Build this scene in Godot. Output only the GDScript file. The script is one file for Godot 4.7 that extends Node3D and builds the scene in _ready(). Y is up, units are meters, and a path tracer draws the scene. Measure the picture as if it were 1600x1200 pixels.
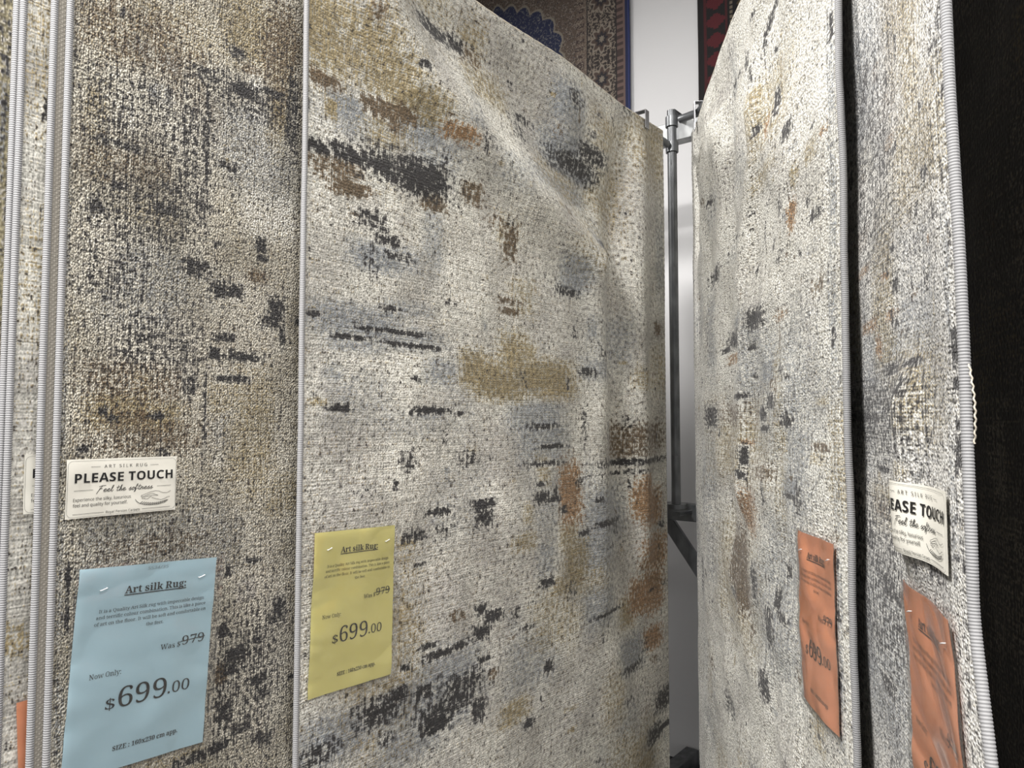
extends Node3D
# A rug shop: art silk rugs hung like pages on a swing-arm rack. Plan positions are (x, depth in front of the camera); world z = -depth.
const EYE := 1.45           # height of the camera above the floor
const WALL := 3.0           # distance of the back wall from the camera, square to it
const ROOF := 4.2           # ceiling height
const LAMP := 3.8          # height of the lamps
const ALONG := Vector3(0.783, 0, 0.622)    # along the back wall and the rack's rails, to the right
const OUT := Vector3(-0.622, 0, 0.783)     # out of the back wall, into the room
const POST := Vector2(0.5746, 2.595)       # the hinge pipe between the two open pages

const PATCHES_M := [2,86,240,125,63,56,2,27,291,58,72,73,2,169,250,43,52,67,2,260,330,75,34,90,2,187,316,52,26,67,2,51,410,12,15,100,3,35,363,32,12,100,3,145,364,20,8,100,3,187,368,43,16,100,3,241,360,28,16,100,3,214,392,18,13,78,0,89,396,47,25,90,0,279,378,67,34,100,0,188,414,87,33,67,0,121,429,64,25,67,5,16,493,36,12,90,5,82,485,31,15,90,5,114,488,19,10,100,5,172,484,43,13,100,5,280,481,57,34,100,5,339,472,30,28,100,5,261,459,47,20,78,5,207,494,35,16,90,3,99,549,39,15,100,3,60,541,45,12,56,3,329,517,40,21,90,4,390,356,43,17,90,0,434,313,34,18,56,5,336,133,57,17,84,5,426,123,27,15,95,3,467,126,46,23,67,2,540,183,74,39,67,1,515,51,147,39,56,0,851,111,49,54,90,0,900,121,67,74,78,5,699,208,34,10,78,5,671,251,28,25,56,0,883,236,99,54,95,0,916,281,136,37,100,5,933,267,103,28,78,0,849,353,161,32,90,5,1022,213,74,23,78,1,787,274,61,44,67,2,591,532,39,32,67,3,578,519,51,16,56,3,457,470,34,22,78,0,1019,441,55,57,67,1,881,444,99,45,56,0,174,671,68,26,90,0,254,663,46,27,67,5,199,630,31,10,78,5,226,659,36,8,67,0,126,804,112,31,84,0,264,762,74,16,62,0,228,825,144,26,67,0,127,841,80,25,67,5,159,815,41,4,100,5,246,813,55,4,100,5,111,836,39,4,100,5,228,838,36,4,90,5,303,838,48,4,100,5,21,800,17,3,90,5,210,768,21,4,90,0,66,906,22,18,67,0,363,889,51,28,78,1,384,930,21,14,56,1,74,941,45,14,67,5,82,970,24,6,100,5,327,973,49,7,100,5,416,976,9,6,78,0,333,982,50,11,67,2,471,876,41,37,100,2,529,895,60,38,100,2,591,907,76,34,95,2,630,843,53,55,90,2,755,884,117,42,95,2,815,872,46,31,84,2,670,816,41,19,84,3,603,553,26,40,84,3,609,726,31,8,95,3,617,701,47,8,67,2,665,687,49,40,56,0,1019,470,37,28,90,5,1037,481,26,11,95,0,896,584,66,45,95,0,880,622,59,27,84,5,863,642,48,11,78,0,980,727,28,37,67,1,862,809,32,17,78,5,1070,799,38,15,67,0,1015,844,90,33,73,5,962,856,35,11,78,3,1421,687,19,17,95,2,1293,858,53,31,67,1,1172,509,61,80,56,0,1441,440,29,131,62,0,725,984,114,41,90,0,754,1033,117,33,84,5,754,1008,58,7,78,3,1290,1040,153,40,73,5,950,1009,10,45,56,5,1068,1019,7,37,56,0,754,1050,117,58,78,5,783,1060,60,5,90,5,754,1104,87,5,78,3,1246,1060,127,50,67,5,1245,1119,191,8,90,5,1162,1150,140,6,67,4,1286,1241,52,50,100,4,1352,1267,68,51,100,4,1308,1203,35,40,90,4,875,1190,48,69,100,2,859,1291,47,34,78,2,890,1381,58,68,84,2,842,1424,78,25,73,4,1371,1412,83,51,95,4,1280,1538,64,49,95,4,1360,1533,68,61,100,4,1365,1685,54,30,100,2,1196,1570,49,38,84,0,1064,1260,111,74,95,0,991,1360,105,71,90,0,738,1342,43,48,67,0,1007,1506,88,71,78,1,937,1596,50,69,67,0,1214,1698,82,48,95,5,1213,1740,61,11,78,5,1064,1287,67,7,100,5,1010,1218,18,7,90,5,1061,1543,73,5,95,5,933,1303,20,7,90,5,725,1188,31,13,100,5,783,1196,30,8,95,5,798,1184,9,13,95,5,495,1183,35,9,100,5,499,1213,23,20,95,5,355,1189,32,7,100,1,335,1210,16,13,67,5,278,1230,28,10,84,5,365,1233,20,11,67,5,725,1154,20,5,90,2,260,1240,27,13,73,2,643,1289,39,19,73,2,656,1221,21,23,56,2,251,1271,22,8,56,5,738,1403,28,10,95,5,495,1422,18,11,95,5,542,1446,29,12,95,5,496,1472,27,14,95,5,318,1463,19,5,100,5,357,1488,40,7,100,5,419,1487,21,7,100,5,507,1537,23,6,95,5,253,1488,11,6,100,0,368,1564,121,80,84,0,236,1558,70,50,90,0,273,1633,91,51,78,5,236,1540,21,13,100,5,348,1631,39,16,100,5,430,1575,64,25,78,5,388,1604,82,20,78,5,485,1640,23,21,84,5,309,1554,28,13,84,0,92,1572,90,46,84,5,185,1555,50,24,78,5,48,1586,35,17,67,2,629,1691,51,23,84,5,766,1621,17,13,95,5,682,1738,22,9,95,1,695,1680,27,31,67,5,1430,1895,57,30,84,5,1359,1983,54,24,84,5,1452,1983,72,8,100,2,1291,2048,64,38,73,2,26,267,58,72,95,2,119,252,65,76,78,2,186,289,70,53,84,1,1305,255,180,232,62,1,850,264,194,90,67,1,671,117,225,101,62,1,913,572,203,72,56,1,1129,730,238,116,50,0,260,411,151,54,67,5,261,479,113,30,78,3,60,510,67,24,78,1,186,263,105,53,45,0,1310,0,136,86,56,1,426,943,131,57,45,0,128,951,96,61,45,1,69,1047,89,70,45,0,266,1000,111,33,45,1,566,1061,149,76,56,1,617,1324,155,107,56,0,844,1205,189,102,56,1,1119,1415,232,186,56,1,567,1599,147,88,56,1,903,1758,261,135,56,6,160,900,99,44,78,6,267,1079,167,65,56,6,307,1345,115,53,67,6,381,576,127,57,56,6,124,605,113,31,56,1,670,613,110,65,45,1,1012,1073,72,109,45]
const PATCHES_A := [3,99,409,89,60,54,5,102,529,88,70,47,3,84,604,76,59,56,5,116,675,90,60,47,3,184,447,44,64,56,5,70,772,56,48,45,0,128,773,71,60,62,5,131,872,81,49,47,3,103,933,77,39,58,5,187,574,33,137,50,3,355,346,41,107,67,5,278,434,75,34,56,3,125,1020,89,29,56,0,290,1000,75,55,56,6,305,516,65,68,90,6,334,624,53,46,100,6,298,801,63,67,56,6,277,957,49,65,67,3,139,1186,101,19,45,6,317,1078,64,66,56,5,299,1421,74,128,47,2,60,416,46,49,56,2,128,376,62,41,56,2,182,373,44,53,56,2,301,310,65,69,73,2,356,370,30,119,84,0,94,421,24,15,73,0,145,426,21,15,73,0,131,483,26,20,62,6,300,391,13,34,95,5,278,423,31,14,90,5,336,405,20,6,95,5,264,360,15,9,78,5,378,434,14,72,73,5,172,515,4,94,67,5,211,535,3,129,73,6,87,534,4,30,78,6,304,482,39,46,95,6,237,515,18,44,73,6,327,625,40,40,100,5,244,563,12,5,90,5,262,565,7,9,78,5,146,663,21,8,90,5,40,683,13,9,78,5,205,643,17,11,73,5,71,644,9,4,95,5,78,718,7,8,78,5,235,701,9,4,84,5,240,776,12,11,100,5,269,774,13,11,100,5,196,746,22,13,90,5,318,685,10,11,100,5,322,707,10,6,90,3,310,743,19,11,73,5,351,794,16,17,90,5,338,819,20,9,84,5,400,812,6,7,95,0,108,766,59,29,56,0,100,826,77,39,56,1,160,808,32,61,50,5,34,788,5,7,78,5,116,868,15,6,78,5,251,855,18,6,84,5,234,884,10,8,100,5,288,885,31,7,95,5,252,925,14,5,100,5,365,844,5,23,84,5,282,924,18,5,95,5,31,1036,8,5,100,2,85,981,47,28,95,2,134,990,40,25,84,3,95,990,47,14,67,5,58,981,6,6,95,5,72,992,8,4,90,5,139,988,12,4,100,0,316,1011,51,44,56,2,279,1043,12,16,56,5,314,1234,13,4,100,5,217,990,3,62,67,1,302,1283,22,19,73,1,235,1199,34,21,45,5,265,1245,7,8,90,5,368,1328,13,22,84,5,355,1342,13,9,84,5,256,1342,9,10,90,5,286,1386,24,13,100,5,323,1371,15,4,95,3,257,1410,12,16,100,5,275,1409,18,8,95,5,331,1440,15,11,100,5,338,1464,13,9,95,5,265,1474,14,19,84,5,295,1510,18,8,90,5,326,1536,15,6,100,5,254,1527,17,8,95,5,210,1531,33,8,78,5,397,1453,8,5,90,5,17,1214,2,18,90,5,17,1267,3,18,90,0,-4,491,8,111,67,0,-2,721,8,118,67,0,1,964,8,116,62,0,6,1212,7,114,62,0,9,1403,7,69,67,6,344,1135,53,67,45,6,256,1106,24,42,45,1,333,1233,45,66,45,6,247,957,18,53,56,6,315,1564,50,32,45,3,184,469,66,42,39,2,37,551,22,57,56,2,47,605,18,38,56,2,116,675,60,25,56,3,355,298,21,48,56,5,194,897,16,6,67]
const PATCHES_C := [0,465,986,347,163,62,0,281,1124,130,96,67,1,896,1109,469,173,56,2,809,1090,337,99,56,1,753,369,323,97,56,2,421,379,161,67,56,1,203,603,158,69,50,0,499,1437,231,138,62,2,836,1438,211,133,62,5,381,207,30,10,95,5,355,201,49,10,78,5,408,212,26,11,78,5,336,291,14,10,78,5,624,173,21,23,67,5,720,158,23,6,78,5,802,145,25,8,90,1,958,118,147,27,67,1,779,173,163,16,56,2,473,321,34,17,73,4,423,412,16,20,84,2,449,388,55,16,73,2,144,572,36,16,73,4,65,565,16,8,62,5,353,382,19,19,90,5,279,478,31,12,90,5,359,405,20,13,78,5,479,397,23,8,78,1,756,410,119,24,67,2,458,504,84,20,56,4,269,648,21,24,95,2,242,577,17,18,62,5,116,686,34,9,78,5,1164,353,35,10,90,5,335,610,14,13,67,0,21,480,17,99,67,0,32,680,18,100,67,0,37,881,18,99,62,0,38,1079,18,119,62,0,47,1374,18,158,67,0,769,581,160,33,45,0,137,741,42,13,45,5,399,671,10,13,78,5,1082,601,76,19,90,5,539,804,55,20,100,0,745,782,93,19,84,5,855,818,69,20,90,5,938,836,37,7,100,0,573,836,76,29,67,5,588,863,26,7,100,4,833,868,84,13,73,4,365,822,39,10,62,0,461,931,66,27,95,0,583,960,64,12,73,5,358,932,14,8,90,5,313,948,18,4,90,5,722,974,75,6,100,5,439,993,43,13,95,5,525,1019,30,14,95,5,319,1034,32,12,90,5,498,1051,34,7,100,0,389,1014,75,32,73,3,845,1015,171,25,67,2,807,1057,123,25,62,4,645,1085,27,6,95,5,661,1116,21,23,100,5,678,1163,28,9,100,3,505,1144,87,17,67,5,1139,1021,56,29,84,0,299,1076,53,36,73,0,305,1161,71,24,100,5,294,1178,52,6,95,5,243,1173,20,29,67,3,116,1077,40,6,84,2,128,1098,34,9,62,2,104,1003,33,6,67,4,658,1252,69,46,84,0,1276,1245,101,123,67,3,793,1397,96,82,95,3,759,1454,92,48,95,5,616,1408,26,37,84,0,1152,1176,68,117,67,0,1115,1401,164,153,56,5,416,1397,20,20,100,5,370,1424,29,10,90,5,474,1471,33,34,95,5,339,1324,18,12,90,0,439,1357,106,80,62,5,540,1612,36,28,84,1,695,1561,71,46,56,2,159,1554,35,27,62,3,267,1506,25,12,56,5,45,1257,6,8,100,5,44,1334,6,10,100,5,48,1432,6,12,100,5,35,901,6,15,90,5,17,421,9,20,90,1,1026,1567,120,146,45,0,1269,1885,124,163,50,5,951,1807,56,26,67,5,1366,1547,40,85,56]
const PATCHES_D := [5,321,662,109,181,43,5,322,1031,182,54,56,0,283,988,205,105,67,5,345,1259,149,111,50,0,354,1352,150,140,67,0,348,556,96,139,67,1,104,850,69,217,56,0,402,471,63,39,73,0,393,587,62,39,73,5,207,686,11,8,78,4,290,545,27,18,50,4,280,613,67,26,45,4,235,667,31,13,56,0,289,778,27,13,73,4,253,843,16,5,95,4,375,814,47,8,73,5,209,860,11,12,78,5,219,816,9,7,67,4,227,899,24,7,84,4,345,900,45,9,73,4,295,934,14,13,95,0,231,940,36,12,84,5,95,881,9,9,73,0,452,938,45,41,62,4,80,834,6,7,62,5,234,969,45,7,84,5,139,968,29,4,84,5,418,1030,106,6,95,5,225,1032,29,10,95,5,200,1064,22,14,100,5,312,1103,28,4,100,5,452,1151,22,6,90,2,315,1138,70,13,62,2,150,1093,20,11,56,2,82,980,9,7,56,5,-3,625,7,13,100,5,-1,697,5,6,90,5,5,963,7,16,100,5,4,1002,7,6,100,5,3,1065,7,16,100,5,4,1040,5,5,90,0,11,705,9,97,56,0,16,883,9,97,56,0,20,1105,9,97,50,2,318,1165,70,36,56,3,335,1158,36,14,67,5,438,1219,78,8,67,5,294,1258,33,16,78,0,472,1335,91,41,62,5,248,1265,24,10,78,0,439,1425,86,30,62,5,307,1391,27,13,78,5,-4,1226,7,6,95,5,-1,1178,7,5,95,5,-13,1273,7,5,95,5,-17,1319,6,5,95,4,382,690,40,38,45,4,370,762,47,24,50,0,128,583,37,30,39,1,138,688,37,38,45,5,345,528,15,14,67,5,333,601,11,9,67,5,122,793,7,7,67,5,47,815,6,7,67,5,352,1334,30,14,67,5,423,1275,34,10,67]

var M := {}
var names := {}
var rng := RandomNumberGenerator.new()

# ------------------------------------------------------------------ a hanging rug as a surface
class Sheet:
	var P: Vector3        # top corner that is on the left when one looks at the pile
	var e: Vector3        # towards the right when one looks at the pile
	var n: Vector3        # out of the pile
	var w: float
	var h: float
	var right := false    # the free edge of the page is on the right
	var ridges: Array = []
	var lean: Array = []  # [v, shift] pairs: how far the free edge swings out
	var sag := 0.0
	var crest := 0.0      # how far the top edge is pulled up over the arm
	var noise := FastNoiseLite.new()
	var rough := 0.004
	func setup(free: Vector2, towards: Vector2, width: float, top: float, free_on_right: bool, s: int) -> void:
		var d := towards.normalized()
		right = free_on_right
		w = width
		h = 2.3
		var near := Vector3(free.x, top, -free.y)
		var dir := Vector3(d.x, 0, -d.y)
		P = near + dir * w if right else near
		e = -dir if right else dir
		n = e.cross(Vector3.UP)
		noise.seed = s
		noise.frequency = 2.2
		noise.noise_type = FastNoiseLite.TYPE_SIMPLEX_SMOOTH
		noise.fractal_octaves = 3
		noise.fractal_gain = 0.4
	func at(u: float, v: float) -> Vector3:      # u from the free edge, v down from the top
		var d := noise.get_noise_2d(u, v) * rough * 2.0 * (0.2 + 0.8 * smoothstep(0.0, 0.3, u)) * (0.2 + 0.8 * smoothstep(0.0, 0.3, w - u))
		var held := 0.15 + 0.85 * smoothstep(0.0, 0.14, v)    # held straight along the arm
		for r in ridges:                         # [width, height, points of the line it follows]
			var best := 9.0
			var l: PackedVector2Array = r[2]
			var p := Vector2(u, v)
			for k in l.size() - 1:
				var ab := l[k + 1] - l[k]
				best = minf(best, p.distance_squared_to(l[k] + ab * clampf((p - l[k]).dot(ab) / ab.length_squared(), 0.0, 1.0)))
			d += r[1] * exp(-best / (r[0] * r[0]))
		var shift := 0.0
		if lean.size():
			for i in lean.size() - 1:
				if v >= lean[i][0] and v <= lean[i + 1][0]:
					shift = lerpf(lean[i][1], lean[i + 1][1], smoothstep(lean[i][0], lean[i + 1][0], v))
			if v > lean[-1][0]:
				shift = lean[-1][1]
			shift *= exp(-u / 0.3)
		var a := w - (u + shift) if right else u + shift
		var y := -v + sag * sin(u * 9.0) * exp(-v / 0.12) + crest * exp(-pow((u - 1.0) / 0.3, 2.0)) * exp(-maxf(v, 0.0) / 0.1)
		return P + e * a + Vector3(0, y, 0) + n * (d * held)
	func seen(a: float, v: float) -> Vector3:    # a from the left as one looks at the pile
		return at(w - a if right else a, v)

# ------------------------------------------------------------------ bookkeeping
func numbered(called: String) -> String:
	names[called] = names.get(called, -1) + 1
	return called if names[called] == 0 else "%s_%03d" % [called, names[called]]

func thing(called: String, label: String, category: String, base: Vector3, group := "") -> Node3D:
	var o := Node3D.new()
	o.name = numbered(called)
	add_child(o)
	o.position = base
	o.set_meta("label", label)
	o.set_meta("category", category)
	if group:
		o.set_meta("group", group)
	return o

func part(called: String, mesh: Mesh, mat: Material, parent: Node3D, label := "") -> MeshInstance3D:   # the mesh is given in room coordinates
	var o := MeshInstance3D.new()
	o.name = called
	o.mesh = mesh
	o.material_override = mat
	parent.add_child(o, true)
	var at := Vector3.ZERO
	var q: Node = parent
	while q is Node3D and q != self:
		at += q.position
		q = q.get_parent()
	o.position = -at
	if label:
		o.set_meta("label", label)
	return o

func structure(called: String, mesh: Mesh, mat: Material) -> MeshInstance3D:
	var o := MeshInstance3D.new()
	o.name = called
	o.mesh = mesh
	o.material_override = mat
	add_child(o)
	o.set_meta("kind", "structure")
	return o

# ------------------------------------------------------------------ mesh helpers
func arrays_mesh(v: PackedVector3Array, nn: PackedVector3Array, uv: PackedVector2Array, ix: PackedInt32Array) -> ArrayMesh:
	var a := []
	a.resize(Mesh.ARRAY_MAX)
	a[Mesh.ARRAY_VERTEX] = v
	a[Mesh.ARRAY_NORMAL] = nn
	if uv.size():
		a[Mesh.ARRAY_TEX_UV] = uv
	a[Mesh.ARRAY_INDEX] = ix
	var m := ArrayMesh.new()
	m.add_surface_from_arrays(Mesh.PRIMITIVE_TRIANGLES, a)
	return m

func grid(f: Callable, uvf: Callable, nu: int, nv: int, outward: Vector3) -> ArrayMesh:
	var v := PackedVector3Array()
	var nn := PackedVector3Array()
	var uv := PackedVector2Array()
	var ix := PackedInt32Array()
	var count := (nu + 1) * (nv + 1)
	v.resize(count)
	nn.resize(count)
	uv.resize(count)
	for j in nv + 1:
		for i in nu + 1:
			var k := j * (nu + 1) + i
			v[k] = f.call(float(i) / nu, float(j) / nv)
			uv[k] = uvf.call(float(i) / nu, float(j) / nv)
	for j in nv + 1:
		for i in nu + 1:
			var du := v[j * (nu + 1) + mini(i + 1, nu)] - v[j * (nu + 1) + maxi(i - 1, 0)]
			var dv := v[mini(j + 1, nv) * (nu + 1) + i] - v[maxi(j - 1, 0) * (nu + 1) + i]
			var c := du.cross(dv).normalized()
			nn[j * (nu + 1) + i] = c if c.dot(outward) > 0 else -c
	var flip := (v[1] - v[0]).cross(v[nu + 1] - v[0]).dot(outward) > 0
	for j in nv:
		for i in nu:
			var a := j * (nu + 1) + i
			var b := a + 1
			var c := a + nu + 1
			var d := c + 1
			if flip:
				ix.append_array(PackedInt32Array([a, c, b, b, c, d]))
			else:
				ix.append_array(PackedInt32Array([a, b, c, b, d, c]))
	return arrays_mesh(v, nn, uv, ix)

func tube(path: PackedVector3Array, radii: PackedFloat32Array, sides := 10, capped := true) -> ArrayMesh:
	var v := PackedVector3Array()
	var nn := PackedVector3Array()
	var uv := PackedVector2Array()
	var ix := PackedInt32Array()
	var count := path.size()
	var side := Vector3.ZERO
	var run := 0.0
	for k in count:
		var t := (path[mini(k + 1, count - 1)] - path[maxi(k - 1, 0)]).normalized()
		if side == Vector3.ZERO:
			side = t.cross(Vector3(0.31, 0.2, 0.93)).normalized()
		side = (side - t * side.dot(t)).normalized()
		var up := t.cross(side)
		var r := radii[k % radii.size()]
		var swell := 0.0
		if k:
			run += path[k].distance_to(path[k - 1])
			if k < count - 1:
				swell = (radii[(k + 1) % radii.size()] - radii[(k - 1) % radii.size()]) / maxf(path[k + 1].distance_to(path[k - 1]), 1e-5)
		for s in sides + 1:
			var g := TAU * s / sides
			var dir := side * cos(g) + up * sin(g)
			v.append(path[k] + dir * r)
			nn.append((dir - t * swell).normalized())
			uv.append(Vector2(float(s) / sides, run))
	for k in count - 1:
		for s in sides:
			var a := k * (sides + 1) + s
			var c := a + sides + 1
			ix.append_array(PackedInt32Array([a, c, a + 1, a + 1, c, c + 1]))
	if capped:
		for end in [0, count - 1]:
			var t := (path[1] - path[0]).normalized() * -1.0 if end == 0 else (path[count - 1] - path[count - 2]).normalized()
			var mid := v.size()
			v.append(path[end])
			nn.append(t)
			uv.append(Vector2.ZERO)
			for s in sides + 1:
				v.append(v[end * (sides + 1) + s])
				nn.append(t)
				uv.append(Vector2.ZERO)
			for s in sides:
				if end == 0:
					ix.append_array(PackedInt32Array([mid, mid + 1 + s, mid + 2 + s]))
				else:
					ix.append_array(PackedInt32Array([mid, mid + 2 + s, mid + 1 + s]))
	return arrays_mesh(v, nn, uv, ix)

func rod(a: Vector3, b: Vector3, r: float, sides := 16) -> ArrayMesh:
	return tube(PackedVector3Array([a, a.lerp(b, 0.5), b]), PackedFloat32Array([r]), sides)

# a bevelled bar of square section from a to b: across (thickness seen along 'wide'), tall
func bar(a: Vector3, b: Vector3, wide: Vector3, x: float, y: float, bevel := 0.003) -> ArrayMesh:
	var t := (b - a).normalized()
	var up := wide.cross(t).normalized()
	var w := t.cross(up).normalized()
	var outline := []
	for c in [[1, 1], [-1, 1], [-1, -1], [1, -1]]:
		var p := Vector2(c[0] * x / 2, c[1] * y / 2)
		var first := Vector2(-c[0] * bevel, 0) if c[0] * c[1] < 0 else Vector2(0, -c[1] * bevel)
		var second := Vector2(0, -c[1] * bevel) if c[0] * c[1] < 0 else Vector2(-c[0] * bevel, 0)
		outline.append(p + first)
		outline.append(p + second)
	var st := SurfaceTool.new()
	st.begin(Mesh.PRIMITIVE_TRIANGLES)
	st.set_smooth_group(-1)
	var ring := func(o: Vector3, k: int) -> Vector3: return o + w * outline[k % 8].x + up * outline[k % 8].y
	for k in 8:
		var q := [ring.call(a, k), ring.call(a, k + 1), ring.call(b, k + 1), ring.call(b, k)]
		var mid: Vector3 = (q[0] + q[2]) / 2 - (a + b) / 2
		quad(st, q, mid - t * mid.dot(t))
	for k in range(1, 7):
		tri(st, ring.call(a, 0), ring.call(a, k), ring.call(a, k + 1), -t)
		tri(st, ring.call(b, 0), ring.call(b, k), ring.call(b, k + 1), t)
	st.generate_normals()
	return st.commit()

func tri(st: SurfaceTool, a: Vector3, b: Vector3, c: Vector3, outward: Vector3) -> void:
	var flip := (b - a).cross(c - a).dot(outward) > 0
	for p in ([a, c, b] if flip else [a, b, c]):
		st.add_vertex(p)

func quad(st: SurfaceTool, q: Array, outward: Vector3) -> void:
	tri(st, q[0], q[1], q[2], outward)
	tri(st, q[0], q[2], q[3], outward)

func block(centre: Vector3, size: Vector3, turn := 0.0) -> ArrayMesh:    # plain box for the room's shell
	var b := Basis(Vector3.UP, turn)
	return bar(centre - b.z * size.z / 2, centre + b.z * size.z / 2, b.x, size.x, size.y, 0.002)

func plan(p: Vector2, y: float) -> Vector3:
	return Vector3(p.x, y, -p.y)

func on_wall(s: float, y: float, off := 0.0) -> Vector3:    # s along the back wall, y above the eye
	return ALONG * s + Vector3(0, EYE + y, 0) - OUT * (WALL - off)

# ------------------------------------------------------------------ textures
func noise_bytes(w: int, h: int, gw: int, gh: int, freq: float, s: int, kind := FastNoiseLite.TYPE_SIMPLEX_SMOOTH, octaves := 1) -> PackedByteArray:
	var f := FastNoiseLite.new()
	f.seed = s
	f.noise_type = kind
	f.frequency = freq
	f.fractal_type = FastNoiseLite.FRACTAL_FBM if octaves > 1 else FastNoiseLite.FRACTAL_NONE
	f.fractal_octaves = octaves
	var im := f.get_image(gw, gh)
	im.convert(Image.FORMAT_L8)
	if gw != w or gh != h:
		im.resize(w, h, Image.INTERPOLATE_CUBIC)
	return im.get_data()

# colours of the dyed yarns, as sRGB bytes: blue grey, mauve grey, olive gold, brown, rust, charcoal, cream
const YARN := [[122, 126, 131], [152, 149, 146], [126, 113, 84], [90, 77, 61], [132, 103, 74], [46, 45, 46], [222, 219, 209]]

func yarn(k: int) -> Vector3:
	return Vector3(YARN[k][0], YARN[k][1], YARN[k][2])

# style: base (cream), second (beige), speckle per layer, weft, warp, grain, relief of ribs and of tufts, number of stray patches
func rug_maps(job: Dictionary) -> void:
	var W: int = job.size.x
	var H: int = job.size.y
	var wide: float = job.wide
	var st: Dictionary = job.style
	var lw := W / 4
	var lh := H / 4
	var layers := []
	for k in 7:
		var f := PackedFloat32Array()
		f.resize(lw * lh)
		f.fill(st.speckle[k])
		layers.append(f)
	var r := RandomNumberGenerator.new()
	r.seed = job.seed
	var marks: Array = job.patches.duplicate()
	for k in int(st.stray):
		var kind: int = [0, 1, 2, 5, 5, 5, 6, 3][r.randi() % 8]
		if k % 4 == 0:    # broad faded fields
			marks.append_array([[0, 1, 6, 1, 2, 6][r.randi() % 6], r.randf() * wide * 1000, r.randf() * 2300, 30 + r.randf() * 110, 30 + r.randf() * 130, 38 + r.randi() % 26])
			continue
		marks.append_array([kind, r.randf() * wide * 1000, r.randf() * 2300, 3 + r.randf() * r.randf() * 40, 2 + r.randf() * r.randf() * 26, 35 + r.randi() % 40])
	for k in range(0, marks.size(), 6):
		var f: PackedFloat32Array = layers[marks[k]]
		var cx: float = marks[k + 1] * 0.001 / wide * lw
		var cy: float = marks[k + 2] * 0.001 / 2.3 * lh
		var rx: float = maxf(marks[k + 3] * 0.001 / wide * lw, 0.8)
		var ry: float = maxf(marks[k + 4] * 0.001 / 2.3 * lh, 0.8)
		var s: float = marks[k + 5] * 0.01 * 255.0
		for y in range(maxi(0, int(cy - ry * 1.9)), mini(lh, int(cy + ry * 1.9) + 2)):
			for x in range(maxi(0, int(cx - rx * 1.9)), mini(lw, int(cx + rx * 1.9) + 2)):
				var dx := absf(x - cx) / rx
				var dy := absf(y - cy) / ry
				var d := pow(dx * dx * dx * dx + dy * dy * dy * dy, 0.25)
				var g := s * clampf((1.85 - d) / 1.25, 0.0, 1.0)
				if g > f[y * lw + x]:
					f[y * lw + x] = g
		layers[marks[k]] = f
	var bytes := []
	for k in 7:
		var b := PackedByteArray()
		b.resize(lw * lh)
		var f: PackedFloat32Array = layers[k]
		for i in lw * lh:
			b[i] = int(f[i])
		var im := Image.create_from_data(lw, lh, false, Image.FORMAT_L8, b)
		im.resize(W, H, Image.INTERPOLATE_BILINEAR)
		bytes.append(im.get_data())
	var sd: int = job.seed * 17
	var per := H / 2.3                                                     # pixels to the metre, down
	var across := W / wide
	var fine := noise_bytes(W, H, W, H, 0.42, sd)
	var tuft := noise_bytes(W, H, W, H, 0.24, sd + 1)
	var rag := noise_bytes(W, H, int(W * 0.5), int(H * 0.5), float(st.get("mottle", 120.0)) / per, sd + 2, FastNoiseLite.TYPE_SIMPLEX_SMOOTH, 3)
	var weft := noise_bytes(W, H, W / 36, H, 0.3, sd + 3, FastNoiseLite.TYPE_SIMPLEX, 2)
	var warp := noise_bytes(W, H, W, H / 30, 0.26, sd + 4, FastNoiseLite.TYPE_SIMPLEX, 2)
	var big := noise_bytes(W, H, W / 8, H / 8, 5.0 * 8.0 / per, sd + 5, FastNoiseLite.TYPE_SIMPLEX_SMOOTH, 3)
	var L0: PackedByteArray = bytes[0]
	var L1: PackedByteArray = bytes[1]
	var L2: PackedByteArray = bytes[2]
	var L3: PackedByteArray = bytes[3]
	var L4: PackedByteArray = bytes[4]
	var L5: PackedByteArray = bytes[5]
	var L6: PackedByteArray = bytes[6]
	var out := PackedByteArray()
	out.resize(W * H * 3)
	var rel := PackedByteArray()
	rel.resize(W * H)
	var b0 := Vector3(st.base[0], st.base[1], st.base[2])
	var step := Vector3(st.second[0], st.second[1], st.second[2]) - b0
	var k_weft: float = st.weft
	var k_warp: float = st.warp
	var k_grain: float = st.grain
	var k_rib: float = st.rib
	var k_tuft: float = st.tuft
	var tint := Vector3.ONE
	if st.has("tint"):
		tint = Vector3(st.tint[0], st.tint[1], st.tint[2])
	var Y0 := yarn(0)
	var Y1 := yarn(1)
	var Y2 := yarn(2)
	var Y3 := yarn(3)
	var Y4 := yarn(4)
	var Y5 := yarn(5)
	var Y6 := yarn(6)
	var at := 0
	for i in W * H:
		var wf: float = weft[i] - 128.0
		var wp: float = warp[i] - 128.0
		var rg: float = rag[i] - 128.0
		var fn: float = fine[i] - 128.0
		var tf: float = tuft[i] - 128.0
		var c: Vector3 = b0 + step * clampf(0.45 + (big[i] - 128.0) * 0.007 + wf * 0.004 + wp * 0.0045 + rg * 0.0025, 0.0, 1.3)
		var q: float = rg * 0.95 + wf * 0.75 + wp * 0.9 + tf * 0.75 + fn * 0.3 - 116.0    # faded fields, hatched by the weave
		var d: float = rg * 1.15 + wf * 0.5 + wp * 0.75 + tf * 0.45 - 120.0                # dark marks, crisper
		var l: float
		l = L6[i] + q
		if l > 0.0:
			c += (Y6 - c) * minf(l * 0.012, 0.85)
		l = L1[i] + q
		if l > 0.0:
			c += (Y1 - c) * minf(l * 0.012, 0.85)
		l = L0[i] + q
		if l > 0.0:
			c += (Y0 - c) * minf(l * 0.012, 0.9)
		l = L2[i] + q
		if l > 0.0:
			c += (Y2 - c) * minf(l * 0.013, 0.9)
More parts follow.
